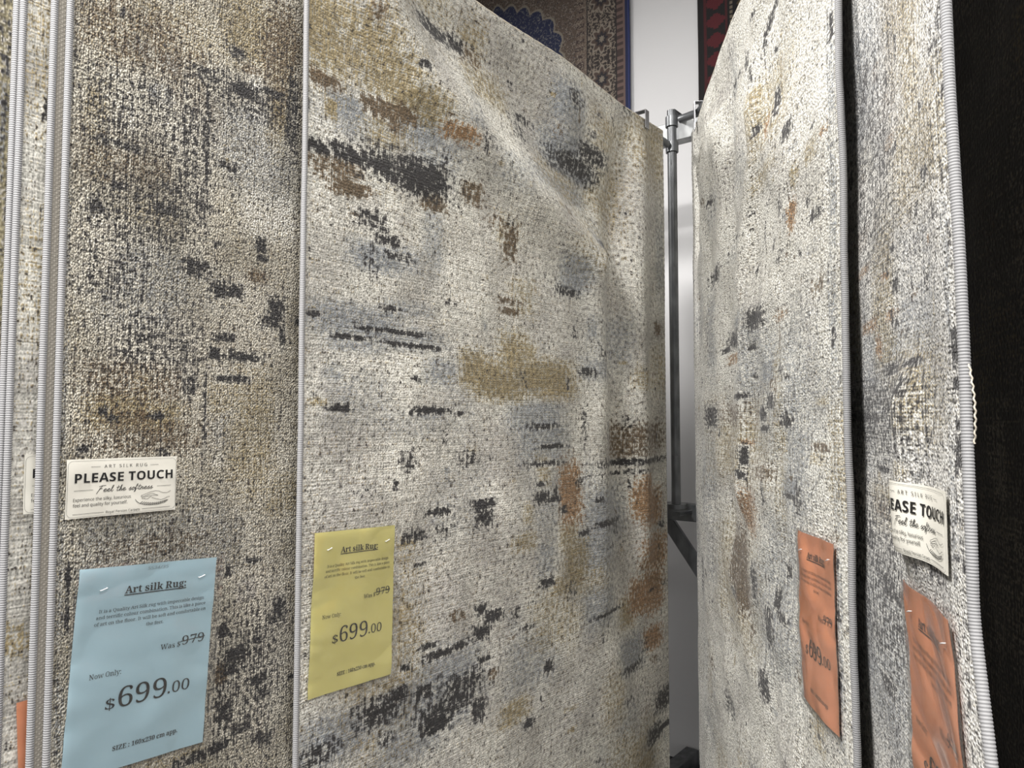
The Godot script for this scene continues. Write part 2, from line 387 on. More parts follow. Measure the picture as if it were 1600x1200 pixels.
		l = L4[i] + d
		if l > 0.0:
			c += (Y4 - c) * minf(l * 0.014, 0.92)
		l = L3[i] + d
		if l > 0.0:
			c += (Y3 - c) * minf(l * 0.02, 0.96)
		l = L5[i] + d
		if l > 0.0:
			c += (Y5 - c) * minf(l * 0.024, 0.97)
		c *= tint * (1.0 + (fn * k_grain + tf * k_grain * 0.8 + wf * k_weft + wp * k_warp) * 0.01)
		out[at] = mini(int(c.x), 255)
		out[at + 1] = mini(int(c.y), 255)
		out[at + 2] = mini(int(c.z), 255)
		at += 3
		rel[i] = clampi(int(128.0 + fn * k_tuft * 0.6 + tf * k_tuft + wf * k_rib + wp * k_rib * 0.4), 0, 255)
	job.albedo = Image.create_from_data(W, H, false, Image.FORMAT_RGB8, out)
	job.relief = Image.create_from_data(W, H, false, Image.FORMAT_L8, rel)

func pile_material(job: Dictionary, relief: float) -> StandardMaterial3D:
	var m := StandardMaterial3D.new()
	m.albedo_texture = ImageTexture.create_from_image(job.albedo)
	m.roughness = 0.72
	m.metallic_specular = 0.35
	m.rim_enabled = true
	m.rim = 0.25
	m.rim_tint = 0.5
	m.heightmap_enabled = true
	m.heightmap_texture = ImageTexture.create_from_image(job.relief)
	m.heightmap_scale = relief
	return m

func plain(c: Color, rough: float, metal := 0.0) -> StandardMaterial3D:
	var m := StandardMaterial3D.new()
	m.albedo_color = c
	m.roughness = rough
	m.metallic = metal
	return m

func worn_metal(c: Color, c2: Color, rough: float, metal: float, s: int) -> StandardMaterial3D:
	var f := FastNoiseLite.new()
	f.seed = s
	f.frequency = 0.02
	f.fractal_octaves = 4
	var src := f.get_image(256, 256, false, false, true)
	var im := Image.create(256, 256, false, Image.FORMAT_RGB8)
	for y in 256:
		for x in 256:
			im.set_pixel(x, y, c.lerp(c2, clampf(src.get_pixel(x, y).r * 1.6 - 0.3, 0, 1)))
	var m := plain(Color.WHITE, rough, metal)
	m.albedo_texture = ImageTexture.create_from_image(im)
	m.uv1_triplanar = true
	m.uv1_world_triplanar = true
	m.uv1_scale = Vector3(4, 1.5, 4)
	return m

func wall_material(c: Color) -> StandardMaterial3D:
	var m := plain(c, 0.85)
	var t := NoiseTexture2D.new()
	t.width = 256
	t.height = 256
	t.seamless = true
	t.noise = FastNoiseLite.new()
	t.noise.frequency = 0.12
	t.noise.seed = 5
	m.heightmap_enabled = true
	m.heightmap_texture = t
	m.heightmap_scale = 0.02
	m.uv1_triplanar = true
	m.uv1_world_triplanar = true
	m.uv1_scale = Vector3(2, 2, 2)
	return m

func weave_material(c: Color, c2: Color) -> StandardMaterial3D:
	var im := Image.create(64, 64, false, Image.FORMAT_RGB8)
	var hi := Image.create(64, 64, false, Image.FORMAT_L8)
	var r := RandomNumberGenerator.new()
	r.seed = 9
	for y in 64:
		for x in 64:
			var over := ((x / 4) + (y / 4)) % 2 == 0
			var a := absf((x % 4) - 1.5) if over else absf((y % 4) - 1.5)
			var v := (1.0 - a * 0.3) * (0.85 if over else 0.6) + r.randf() * 0.15
			im.set_pixel(x, y, c2.lerp(c, clampf(v, 0, 1)))
			hi.set_pixel(x, y, Color(v, v, v))
	var m := plain(Color.WHITE, 0.9)
	m.albedo_texture = ImageTexture.create_from_image(im)
	m.heightmap_enabled = true
	m.heightmap_texture = ImageTexture.create_from_image(hi)
	m.heightmap_scale = 0.1
	m.uv1_scale = Vector3(1, 1, 1)
	return m

# The brown Persian carpet on the wall: field of scrolls, navy medallion, borders. Woven pattern, so a texture.
func persian_image(W: int, H: int, wide: float, tall: float) -> Image:
	var f := FastNoiseLite.new()
	f.seed = 31
	f.frequency = 1.0
	f.noise_type = FastNoiseLite.TYPE_SIMPLEX_SMOOTH
	var out := PackedByteArray()
	out.resize(W * H * 3)
	for j in H:
		for i in W:
			var x := absf((i + 0.5) / W - 0.5) * wide            # mirrored about both middles, as such carpets are
			var y := absf((j + 0.5) / H - 0.5) * tall
			var ed := minf(wide / 2 - x, tall / 2 - y)             # to the nearest edge
			var along := y if wide / 2 - x < tall / 2 - y else x
			var c := Vector3(78, 66, 58)
			var n1 := f.get_noise_2d(x * 26, y * 26)
			var n2 := f.get_noise_2d(x * 48 + 50, y * 48)
			var n3 := f.get_noise_2d(x * 66 + 90, y * 66 + 7)
			if absf(n1) < 0.09:
				c = Vector3(113, 104, 95)
			elif absf(n1) < 0.15:
				c = Vector3(44, 36, 34)
			if n2 > 0.5:
				c = Vector3(39, 39, 52)
			elif n2 > 0.38:
				c = Vector3(106, 95, 84)
			if n3 > 0.62:
				c = Vector3(87, 52, 45)
			# medallion with a scalloped rim
			var ang := atan2(y / 1.15, x)
			var rad := Vector2(x, y / 1.15).length()
			var rim := 0.40 + 0.03 * absf(sin(ang * 13.0)) + 0.02 * sin(ang * 4.0)
			if rad < rim + 0.012:
				c = Vector3(114, 107, 96)
			if rad < rim:
				c = Vector3(21, 28, 57)
				if absf(n1) < 0.05 or n2 > 0.62:
					c = Vector3(103, 100, 95)
				elif n3 > 0.6:
					c = Vector3(64, 40, 40)
			if ed < 0.29:                                          # inner guard
				c = Vector3(90, 77, 68)
				if fposmod(along * 26.0, 1.0) < 0.5 and ed > 0.245:
					c = Vector3(55, 44, 42)
				if absf(n2) < 0.12:
					c = Vector3(120, 111, 100)
			if ed < 0.225 and ed > 0.07:                           # main border with rosettes
				c = Vector3(42, 36, 34)
				var cell := fposmod(along, 0.2) - 0.1
				var rr := Vector2(cell, (ed - 0.147) * 1.05).length()
				var pet := 0.05 + 0.012 * cos(8.0 * atan2(ed - 0.147, cell))
				if absf(n1 + n2 * 0.4) < 0.16:
					c = Vector3(119, 109, 98)
				if rr < pet + 0.012:
					c = Vector3(121, 113, 103)
				if rr < pet:
					c = Vector3(69, 56, 50)
				if rr < pet * 0.62:
					c = Vector3(33, 31, 36)
				if rr < pet * 0.3:
					c = Vector3(115, 107, 96)
			if (ed < 0.232 and ed > 0.225) or (ed < 0.07 and ed > 0.063):
				c = Vector3(31, 28, 29)
			if ed <= 0.063:
				c = Vector3(95, 78, 73)
				if fposmod(along * 30.0, 1.0) < 0.5 and ed > 0.03:
					c = Vector3(58, 46, 44)
			if ed < 0.018:
				c = Vector3(21, 30, 65)
			var g := 0.9 + 0.2 * (f.get_noise_2d(i * 0.7, j * 0.7) * 0.5 + 0.5)
			for k in 3:
				out[(j * W + i) * 3 + k] = clampi(int(c[k] * g), 0, 255)
	return Image.create_from_data(W, H, false, Image.FORMAT_RGB8, out)

# The red and black carpet: stepped lozenges in stripes.
func tribal_image(W: int, H: int, wide: float, tall: float) -> Image:
	var f := FastNoiseLite.new()
	f.seed = 77
	f.frequency = 0.7
	var out := PackedByteArray()
	out.resize(W * H * 3)
	for j in H:
		for i in W:
			var x := (i + 0.5) / W * wide
			var y := (j + 0.5) / H * tall
			x = minf(x, wide - x)
			var c := Vector3(12, 9, 11)
			if x > 0.025 and x < 0.13:
				var s := absf(x - 0.078)
				var yy := absf(fposmod(y, 0.085) - 0.0425)
				if floorf(yy / 0.0085) * 0.0085 + floorf(s / 0.012) * 0.009 < 0.034:
					c = Vector3(71, 14, 22)
				if x < 0.036 or x > 0.12:
					c = Vector3(59, 13, 18)
			elif x >= 0.142 and x < 0.156:
				c = Vector3(93, 85, 71) if fposmod(y, 0.02) < 0.013 else Vector3(14, 12, 12)
			elif x >= 0.16:
				var a := fposmod(x - 0.16, 0.12)
				var b := fposmod(y, 0.12)
				if absf(a - 0.06) + absf(b - 0.06) < 0.05:
					c = Vector3(68, 57, 37) if int(floorf(y / 0.12)) % 2 == 0 else Vector3(74, 17, 21)
				if absf(a - 0.06) + absf(b - 0.06) < 0.022:
					c = Vector3(13, 12, 14)
				if b < 0.008:
					c = Vector3(93, 84, 66)
			var g := 0.9 + 0.25 * (f.get_noise_2d(i, j) * 0.5 + 0.5)
			for k in 3:
				out[(j * W + i) * 3 + k] = clampi(int(c[k] * g), 0, 255)
	return Image.create_from_data(W, H, false, Image.FORMAT_RGB8, out)

# ------------------------------------------------------------------ rugs
func binding(sh: Sheet, u: float, pitch: float, r: float, from := 0.0, to := 2.3) -> ArrayMesh:
	var path := PackedVector3Array()
	var radii := PackedFloat32Array()
	var v := from
	var k := 0
	while v <= to:
		path.append(sh.at(u, v) - sh.n * 0.0045)
		radii.append(r * [0.99, 1.04, 0.99, 0.9][k % 4])
		k += 1
		v += pitch / 4.0
	return tube(path, radii, 10)

func make_rug(label: String, sh: Sheet, pile: Material, wide: float, nu: int, nv: int, cord: Material, group: String, fine_free := true) -> Node3D:
	var base := sh.at(sh.w / 2, sh.h)
	var o := thing("hanging_rug", label, "rug", base, group)
	var uvf := func(i: float, j: float) -> Vector2:
		return Vector2(pingpong(i * sh.w / wide, 1.0), j)
	part("pile", grid(func(i: float, j: float) -> Vector3: return sh.at(i * sh.w, j * sh.h), uvf, nu, nv, sh.n), pile, o)
	part("backing", grid(func(i: float, j: float) -> Vector3: return sh.at(i * sh.w, j * sh.h) - sh.n * 0.009, func(i: float, j: float) -> Vector2: return Vector2(i * sh.w, j * sh.h) * 18.0, nu / 4, nv / 4, -sh.n), M.backing, o)
	part("edge_binding", binding(sh, 0.0, 0.0032 if fine_free else 0.02, 0.0056), cord, o, "grey whipped yarn cord along the free edge")
	part("edge_binding", binding(sh, sh.w, 0.02, 0.0048), cord, o)
	for v in [0.002, sh.h - 0.002]:
		var path := PackedVector3Array()
		for k in 61:
			path.append(sh.at(sh.w * k / 60.0, v) - sh.n * 0.0045)
		part("hem", tube(path, PackedFloat32Array([0.0052, 0.0046]), 8), M.hem, o)
	return o

# ------------------------------------------------------------------ printed cards that lie on a rug
class Card:
	var sh: Sheet
	var a: float
	var v: float
	var turn: float
	var off: float
	var wrinkle: float
	var noise := FastNoiseLite.new()
	func at(x: float, y: float, lift := 0.0) -> Vector3:   # metres from the top left corner, y down
		var c := cos(turn)
		var s := sin(turn)
		var d := off + lift
		if wrinkle > 0.0:
			d += wrinkle * (0.5 + noise.get_noise_2d(x, y)) + wrinkle * 1.1 * absf(noise.get_noise_2d(x * 0.7 + y * 0.5 + 9.0, y * 1.3 - x * 0.4))
		return sh.seen(a + x * c - y * s, v + x * s + y * c) + sh.n * d

func card(sh: Sheet, a: float, v: float, turn_deg: float, off: float, wrinkle: float, s: int) -> Card:
	var c := Card.new()
	c.sh = sh
	c.a = a
	c.v = v
	c.turn = deg_to_rad(turn_deg)
	c.off = off
	c.wrinkle = wrinkle
	c.noise.seed = s
	c.noise.frequency = 7.0
	c.noise.fractal_octaves = 2
	return c

func leaf(c: Card, x0: float, y0: float, x1: float, y1: float, lift: float, nu: int, nv: int, thick := 0.0004) -> ArrayMesh:
	var st := SurfaceTool.new()
	st.begin(Mesh.PRIMITIVE_TRIANGLES)
	for face in [0.0, -thick]:
		var g := grid(func(i: float, j: float) -> Vector3: return c.at(lerpf(x0, x1, i), lerpf(y0, y1, j), lift + face), func(i: float, j: float) -> Vector2: return Vector2(i, j), nu, nv, c.sh.n if face == 0.0 else -c.sh.n)
		st.append_from(g, 0, Transform3D())
	return st.commit()

var type_cache := {}
func typeface(serif: bool, bold: bool) -> Font:
	var key := [serif, bold]
	if not type_cache.has(key):
		var f := SystemFont.new()
		f.font_names = PackedStringArray(["Droid Serif" if serif else "Droid Sans"])
		f.font_weight = 700 if bold else 400
		type_cache[key] = f
	return type_cache[key]

func glyphs(text: String, f: Font) -> Array:
	var t := TextMesh.new()
	t.text = text
	t.font = f
	t.font_size = 48
	t.pixel_size = 0.01
	t.depth = 0.0
	t.horizontal_alignment = HORIZONTAL_ALIGNMENT_LEFT
	t.vertical_alignment = VERTICAL_ALIGNMENT_BOTTOM
	return t.surface_get_arrays(0)

func extent(v: PackedVector3Array) -> AABB:
	var b := AABB(v[0], Vector3.ZERO)
	for p in v:
		b = b.expand(p)
	return b

# text set on the card: left and right ends, baseline and capital height in millimetres
func write(c: Card, called: String, text: String, f: Font, x0: float, x1: float, base: float, cap: float, ink: Material, parent: Node3D, slant := 0.0, rise := 0.0) -> void:
	var arr := glyphs(text, f)
	var v: PackedVector3Array = arr[Mesh.ARRAY_VERTEX]
	var box := extent(v)
	var tall := extent(glyphs("H", f)[Mesh.ARRAY_VERTEX])
	var out := PackedVector3Array()
	var nn := PackedVector3Array()
	for p in v:
		var x := lerpf(x0, x1, (p.x - box.position.x) / box.size.x)
		var y := (p.y - tall.position.y) / tall.size.y * cap
		out.append(c.at((x + y * slant) * 0.001, (base - y + rise * (x - x0)) * 0.001, 0.0013))
		nn.append(c.sh.n)
	part(called, arrays_mesh(out, nn, PackedVector2Array(), arr[Mesh.ARRAY_INDEX]), ink, parent)

# drawn lines on the card, in millimetres
func strokes(c: Card, called: String, lines: Array, width: float, ink: Material, parent: Node3D) -> void:
	var st := SurfaceTool.new()
	st.begin(Mesh.PRIMITIVE_TRIANGLES)
	for l in lines:
		for k in l.size() - 1:
			var a: Vector2 = l[k]
			var b: Vector2 = l[k + 1]
			var d := (b - a).normalized() * width / 2
			var p := Vector2(-d.y, d.x)
			var bits := maxi(1, int(a.distance_to(b) / 8.0))
			for i in bits:
				var s := a.lerp(b, float(i) / bits) - d
				var e := a.lerp(b, float(i + 1) / bits) + d
				var q := []
				for z in [s + p, e + p, e - p, s - p]:
					q.append(c.at(z.x * 0.001, z.y * 0.001, 0.0013))
				st.set_normal(c.sh.n)
				quad(st, q, c.sh.n)
	part(called, st.commit(), ink, parent)

func rounded(x0: float, y0: float, x1: float, y1: float, r: float) -> Array:
	var l := []
	for q in [[x1 - r, y0 + r, -90], [x1 - r, y1 - r, 0], [x0 + r, y1 - r, 90], [x0 + r, y0 + r, 180]]:
		for k in 7:
			var g := deg_to_rad(q[2] + k * 15.0)
			l.append(Vector2(q[0] + r * cos(g), q[1] + r * sin(g)))
	l.append(l[0])
	return l

const SCRIPT := {
	"F": [1.5, [[0.95, 2.0, 0.5, 1.0, 0.05, -0.6], [0.25, 1.8, 0.9, 2.05, 1.7, 2.1], [0.4, 1.0, 1.05, 1.1]]],
	"e": [0.85, [[0.0, 0.45, 0.55, 0.6, 0.55, 0.95, 0.25, 0.95, 0.05, 0.5, 0.2, 0.05, 0.55, 0.05, 0.9, 0.4]]],
	"l": [0.62, [[0.0, 0.4, 0.4, 1.3, 0.5, 2.0, 0.3, 2.0, 0.15, 1.0, 0.2, 0.1, 0.4, 0.0, 0.65, 0.4]]],
	"t": [0.72, [[0.35, 1.8, 0.2, 0.2, 0.4, 0.0, 0.72, 0.35], [-0.05, 1.2, 0.75, 1.3]]],
	"h": [0.85, [[0.05, 0.3, 0.4, 1.4, 0.45, 2.0, 0.3, 1.9, 0.15, 0.0], [0.15, 0.5, 0.4, 0.95, 0.55, 0.8, 0.5, 0.1, 0.85, 0.35]]],
	"s": [0.7, [[0.0, 0.4, 0.4, 1.0, 0.35, 0.65, 0.5, 0.25, 0.3, 0.0, 0.1, 0.08], [0.35, 0.02, 0.75, 0.4]]],
	"o": [0.78, [[0.3, 0.95, 0.05, 0.6, 0.15, 0.05, 0.45, 0.05, 0.55, 0.6, 0.3, 0.95, 0.8, 0.8]]],
	"f": [0.75, [[0.0, 0.3, 0.5, 1.6, 0.5, 2.0, 0.3, 1.9, 0.2, 0.5, 0.05, -0.7, 0.25, -0.5, 0.3, 0.2, 0.75, 0.5]]],
	"n": [0.9, [[0.08, 0.9, 0.1, 0.0], [0.1, 0.5, 0.4, 0.95, 0.58, 0.8, 0.52, 0.1, 0.9, 0.4]]],
	" ": [0.75, []],
}

func cursive(text: String, x0: float, x1: float, base: float, tall: float) -> Array:
	var total := 0.0
	for ch in text:
		total += SCRIPT[ch][0]
	var k := (x1 - x0) / total
	var lines := []
	var x := 0.0
	for ch in text:
		for s in SCRIPT[ch][1]:
			var l := []
			for i in range(0, s.size(), 2):
				l.append(Vector2(x0 + (x + s[i]) * k + s[i + 1] * tall * 0.28, base - s[i + 1] * tall))
			lines.append(l)
		x += SCRIPT[ch][0]
	return lines

func line_mm(v: Array) -> Array:
	var l := []
	for i in range(0, v.size(), 2):
		l.append(Vector2(v[i], v[i + 1]))
	return l

func touch_sign(sh: Sheet, a: float, v: float, turn_deg: float, s: int, label: String, off := 0.004) -> Node3D:
	var c := card(sh, a, v, turn_deg, off, 0.0012, s)
	var o := thing("notice_card", label, "sign", c.at(0.08, 0.083), "please touch cards on the rugs")
	var paper := part("card", leaf(c, 0, 0, 0.16, 0.083, 0.0, 40, 20), M.card, o)
	strokes(c, "printed_border", [rounded(1.2, 2.5, 158.5, 81.0, 7.0)], 0.35, M.ink_soft, paper)
	write(c, "lettering", "A R T   S I L K   R U G", typeface(false, false), 50.3, 113.1, 13.4, 4.6, M.ink, paper)
	write(c, "lettering", "PLEASE TOUCH", typeface(false, true), 10.5, 153.3, 33.3, 13.0, M.ink, paper)
	strokes(c, "script_lettering", cursive("Feel the softness", 41.0, 122.0, 47.6, 4.2), 0.75, M.ink, paper)
	write(c, "lettering", "Experience the silky, luxurious", typeface(false, false), 9.4, 89.8, 59.4, 4.6, M.ink, paper)
	write(c, "lettering", "feel and quality for yourself.", typeface(false, false), 9.2, 84.9, 67.0, 4.6, M.ink, paper)
	write(c, "lettering", "Royal Persian Carpets", typeface(false, false), 55.0, 103.6, 79.0, 3.6, M.ink, paper)
	for l in [[32.4, 11.3, 44.6, 11.3], [118.2, 11.6, 130.4, 11.6], [10.2, 44.1, 35.7, 44.1], [129.1, 44.3, 150.7, 44.3], [9.2, 77.0, 51.8, 77.0], [107.1, 77.0, 150.3, 77.0]]:
		strokes(c, "rule", [line_mm(l)], 0.5, M.ink_soft, paper)
	strokes(c, "hand_drawing", [
		line_mm([150.5, 53.0, 145.0, 55.4, 138.8, 55.2, 131.9, 52.1, 126.4, 51.4, 119.1, 52.7, 112.0, 55.1, 105.6, 57.0, 105.0, 58.7, 109.8, 58.5, 116.9, 56.0, 122.9, 55.3, 130.9, 58.4, 123.0, 58.2, 117.0, 58.6, 111.1, 59.7, 106.3, 60.5, 107.0, 62.1, 111.1, 61.5]),
		line_mm([110.0, 62.8, 114.8, 62.9, 118.9, 60.3, 120.7, 59.2]),
		line_mm([121.4, 61.3, 126.9, 63.2, 135.6, 65.6, 141.7, 64.3, 145.3, 62.2, 149.0, 61.6])], 0.5, M.ink, paper)
	var pile := []
	for k in 13:
		var x := 104.0 + k * 3.1
		var y := 71.6 - absf(k - 6.0) * absf(k - 6.0) * 0.075
		pile.append(line_mm([x, y, x + 1.2, y - 1.3, x + 3.6, y - 2.6]))
	pile.append(line_mm([96.6, 62.4, 98.3, 65.2, 102.5, 68.4, 110.4, 71.0, 120.0, 72.1, 132.2, 71.9, 141.9, 69.7, 146.7, 66.4]))
	strokes(c, "pile_drawing", pile, 0.75, M.ink, paper)
	return o

# price ticket of paper in a clear sleeve; size in millimetres
func price_ticket(sh: Sheet, a: float, v: float, turn_deg: float, w: float, h: float, mat: Material, s: int, label: String, hand := "", wrinkle := 0.0019, off := 0.004) -> Node3D:
	var c := card(sh, a, v, turn_deg, off, wrinkle, s)
	var o := thing("price_ticket", label, "price tag", c.at(w * 0.0005, h * 0.001), "price tickets on the rugs")
	var paper := part("paper", leaf(c, 0, 0, w * 0.001, h * 0.001, 0.0, 60, 80), mat, o)
	var serif := typeface(true, false)
	var bold := typeface(true, true)
	write(c, "heading", "Art silk Rug:", bold, 0.309 * w, 0.761 * w, 0.139 * h, 0.036 * h, M.ink, paper)
	strokes(c, "underline", [line_mm([0.309 * w, 0.147 * h, 0.761 * w, 0.147 * h])], 1.3, M.ink, paper)
	write(c, "description", "It is a Quality Art Silk rug with impeccable design", serif, 0.148 * w, 0.918 * w, 0.222 * h, 0.0165 * h, M.ink, paper)
	write(c, "description", "and terrific colour combination. This is like a piece", serif, 0.133 * w, 0.932 * w, 0.252 * h, 0.0165 * h, M.ink, paper)
	write(c, "description", "of art on the floor. It will be soft and comfortable on", serif, 0.125 * w, 0.94 * w, 0.283 * h, 0.0165 * h, M.ink, paper)
	write(c, "description", "the feet.", serif, 0.481 * w, 0.608 * w, 0.317 * h, 0.0165 * h, M.ink, paper)
	write(c, "old_price", "Was $", serif, 0.602 * w, 0.752 * w, 0.455 * h, 0.027 * h, M.ink, paper)
	write(c, "old_price", "979", serif, 0.765 * w, 0.945 * w, 0.450 * h, 0.047 * h, M.ink, paper)
	strokes(c, "strike_through", [line_mm([0.755 * w, 0.431 * h, 0.95 * w, 0.425 * h])], 1.1, M.ink, paper)
	write(c, "now_only", "Now Only:", serif, 0.12 * w, 0.331 * w, 0.535 * h, 0.024 * h, M.ink, paper)
	write(c, "price", "$", serif, 0.242 * w, 0.305 * w, 0.698 * h, 0.054 * h, M.ink, paper)
	write(c, "price", "699", serif, 0.328 * w, 0.671 * w, 0.700 * h, 0.1 * h, M.ink, paper)
	write(c, "price", ".00", serif, 0.683 * w, 0.849 * w, 0.690 * h, 0.058 * h, M.ink, paper)
	write(c, "size_line", "SIZE : 160x230 cm app.", bold, 0.319 * w, 0.787 * w, 0.907 * h, 0.023 * h, M.ink, paper)
	if hand:
		write(c, "pencil_note", hand, typeface(false, false), 0.457 * w, 0.611 * w, 0.031 * h, 0.016 * h, M.pencil, paper, 0.2)
	part("plastic_sleeve", leaf(c, -0.005, -0.005, w * 0.001 + 0.013, h * 0.001 + 0.006, 0.0024, 60, 80, 0.0002), M.sleeve, o, "clear plastic pocket")
	# tagging staples near the top corners
	for q in [[0.14, 0.11], [0.86, 0.1]]:
		var p0 := c.at(q[0] * w * 0.001, q[1] * h * 0.001, 0.001)
		var p1 := c.at(q[0] * w * 0.001 + 0.009, q[1] * h * 0.001 - 0.003, 0.001)
		part("tag_pin", tube(PackedVector3Array([p0, p0 + sh.n * 0.003, p1 + sh.n * 0.003, p1]), PackedFloat32Array([0.0007]), 6), M.pin, o)
	return o

# ------------------------------------------------------------------ the place
func free_edge(off: float, ratio: float) -> Vector2:    # free edge of a page parallel to the blue ticket's rug, 'off' behind it
	var d := Vector2(0.588, 0.809)
	var q := Vector2(-0.63, 1.025) - Vector2(0.809, -0.588) * off
	return q + d * ((ratio * q.y - q.x) / (d.x - ratio * d.y))

func hanging_light(p: Vector3, size: float, energy: float, label: String) -> void:
	var o := thing("hanging_light", label, "light", p, "square lights hung from the ceiling")
	for c in [Vector3(-1, 0, -1), Vector3(1, 0, -1), Vector3(-1, 0, 1), Vector3(1, 0, 1)]:
		part("hanger", rod(p + c * size * 0.45, Vector3(p.x, ROOF, p.z) + c * size * 0.45, 0.003, 6), M.white_metal, o)
	for k in 4:
		var b := Basis(Vector3.UP, k * PI / 2)
		part("frame", bar(p + b * Vector3(-size / 2 - 0.03, -0.02, size / 2 + 0.015), p + b * Vector3(size / 2 + 0.03, -0.02, size / 2 + 0.015), b * Vector3(0, 0, 1), 0.03, 0.04), M.white_metal, o)
	part("diffuser", bar(p + Vector3(0, -0.012, -size / 2), p + Vector3(0, -0.012, size / 2), Vector3(1, 0, 0), size, 0.01, 0.001), M.glow, o)
	var l := AreaLight3D.new()
	l.name = "panel_light"
	l.area_size = Vector2(size, size)
	l.light_energy = energy
	l.light_color = Color(1.0, 0.988, 0.974)
	l.shadow_enabled = true
	l.area_range = 14.0
	l.area_attenuation = 2.0
	o.add_child(l)
	l.position = Vector3(0, -0.03, 0)
	l.rotation = Vector3(-PI / 2, 0, 0)

func _ready() -> void:
	# camera
	var cam := Camera3D.new()
	cam.name = "camera"
	add_child(cam)
	cam.position = Vector3(0, EYE, 0)
	cam.rotation = Vector3(atan(60.0 / 1150.0), 0, 0)
	cam.fov = rad_to_deg(2.0 * atan(600.0 / 1150.0))
	cam.near = 0.05
	cam.current = true
	# environment: a closed room
	var we := WorldEnvironment.new()
	we.name = "environment"
	var env := Environment.new()
	env.background_mode = Environment.BG_COLOR
	env.background_color = Color(0.02, 0.02, 0.02)
	env.tonemap_mode = Environment.TONE_MAPPER_LINEAR
	env.tonemap_exposure = 0.315
	env.sdfgi_enabled = true
	env.ssao_enabled = true
	env.ssil_enabled = true
	we.environment = env
	add_child(we)

	# materials that need no computing
	M.white_metal = plain(Color(0.85, 0.85, 0.84), 0.4)
	M.glow = plain(Color(0.95, 0.95, 0.93), 0.5)
	M.glow.emission_enabled = true
	M.glow.emission = Color(1.0, 0.988, 0.974)
	M.glow.emission_energy_multiplier = 2.0
	M.wall = wall_material(Color(0.84, 0.84, 0.845))
	M.ceiling = plain(Color(0.82, 0.82, 0.8), 0.9)
	M.floor = wall_material(Color(0.16, 0.16, 0.165))
	M.steel = worn_metal(Color(0.3, 0.31, 0.32), Color(0.42, 0.43, 0.44), 0.34, 0.3, 3)
	M.silver = worn_metal(Color(0.74, 0.75, 0.75), Color(0.56, 0.57, 0.58), 0.4, 0.2, 4)
	M.clip = plain(Color(0.6, 0.6, 0.61), 0.25, 0.5)
	M.backing = weave_material(Color(0.66, 0.64, 0.6), Color(0.4, 0.38, 0.35))
	M.hem = plain(Color(0.72, 0.69, 0.63), 0.9)
	M.cord = plain(Color(0.54, 0.54, 0.545), 0.65)
	M.cord_dark = plain(Color(0.1, 0.1, 0.1), 0.8)
	M.card = plain(Color(0.89, 0.88, 0.84), 0.35)
	M.ink = plain(Color(0.06, 0.06, 0.07), 0.7)
	M.ink_soft = plain(Color(0.25, 0.25, 0.25), 0.7)
	M.pencil = plain(Color(0.45, 0.52, 0.55), 0.8)
	M.blue = plain(Color(0.66, 0.78, 0.83), 0.7)
	M.yellow = plain(Color(0.83, 0.8, 0.5), 0.7)
	M.orange = plain(Color(0.87, 0.57, 0.41), 0.7)
	M.sleeve = plain(Color(0.6, 0.6, 0.6, 0.035), 0.14)
	M.sleeve.transparency = BaseMaterial3D.TRANSPARENCY_ALPHA
	M.pin = plain(Color(0.85, 0.85, 0.85), 0.3)

	# lamps hung from the ceiling
	hanging_light(Vector3(-1.3, LAMP, 0.3), 0.6, 94.0, "square white hanging light over the closed rug pages")
	hanging_light(on_wall(-3.0, LAMP - EYE, 2.5), 0.6, 52.0, "square white hanging light in front of the wall carpets")
	hanging_light(Vector3(0.75, LAMP, 0.7), 0.6, 23.0, "added square fill light brightening the blue and yellow ticket rugs")  # added fill behind the camera, lifts the left-hand rugs
	hanging_light(Vector3(0.6, LAMP, 2.9), 0.6, 40.0, "added square fill light over the middle of the shop floor")  # unseen lamp, added as general fill

	# the room
	var turn := -atan2(ALONG.z, ALONG.x)
	var mid := ALONG * -0.5
	structure("floor", block(mid - OUT * (WALL - 4.0) + Vector3(0, -0.05, 0), Vector3(10, 0.1, 8), turn), M.floor)
	structure("ceiling", block(mid - OUT * (WALL - 4.0) + Vector3(0, ROOF + 0.05, 0), Vector3(10.2, 0.1, 8.2), turn), M.ceiling)
	structure("wall_back", block(mid - OUT * (WALL + 0.06) + Vector3(0, ROOF / 2, 0), Vector3(10.2, ROOF, 0.12), turn), M.wall)
	structure("wall_front", block(mid - OUT * (WALL - 8.06) + Vector3(0, ROOF / 2, 0), Vector3(10.2, ROOF, 0.12), turn), M.wall)
	structure("wall_left", block(mid - ALONG * 5.06 - OUT * (WALL - 4.0) + Vector3(0, ROOF / 2, 0), Vector3(0.12, ROOF, 8), turn), M.wall)
	structure("wall_right", block(mid + ALONG * 5.06 - OUT * (WALL - 4.0) + Vector3(0, ROOF / 2, 0), Vector3(0.12, ROOF, 8), turn), M.wall)

	# pile patterns, computed in parallel
	var soft := {"base": [210, 208, 199], "second": [164, 161, 154], "weft": 0.1, "warp": 0.08, "grain": 0.2, "rib": 0.25, "tuft": 0.45, "stray": 150, "speckle": [54, 54, 30, 0, 0, 10, 52]}
	var style_m := soft.duplicate()
	style_m.merge({"weft": 0.2, "warp": 0.2, "rib": 0.42, "stray": 420}, true)
	var style_a := soft.duplicate()
	style_a.merge({"base": [186, 181, 168], "second": [140, 135, 123], "grain": 0.36, "rib": 0.15, "tuft": 0.8, "stray": 160, "mottle": 170.0, "speckle": [56, 45, 76, 50, 0, 52, 72]}, true)
	var style_c := soft.duplicate()
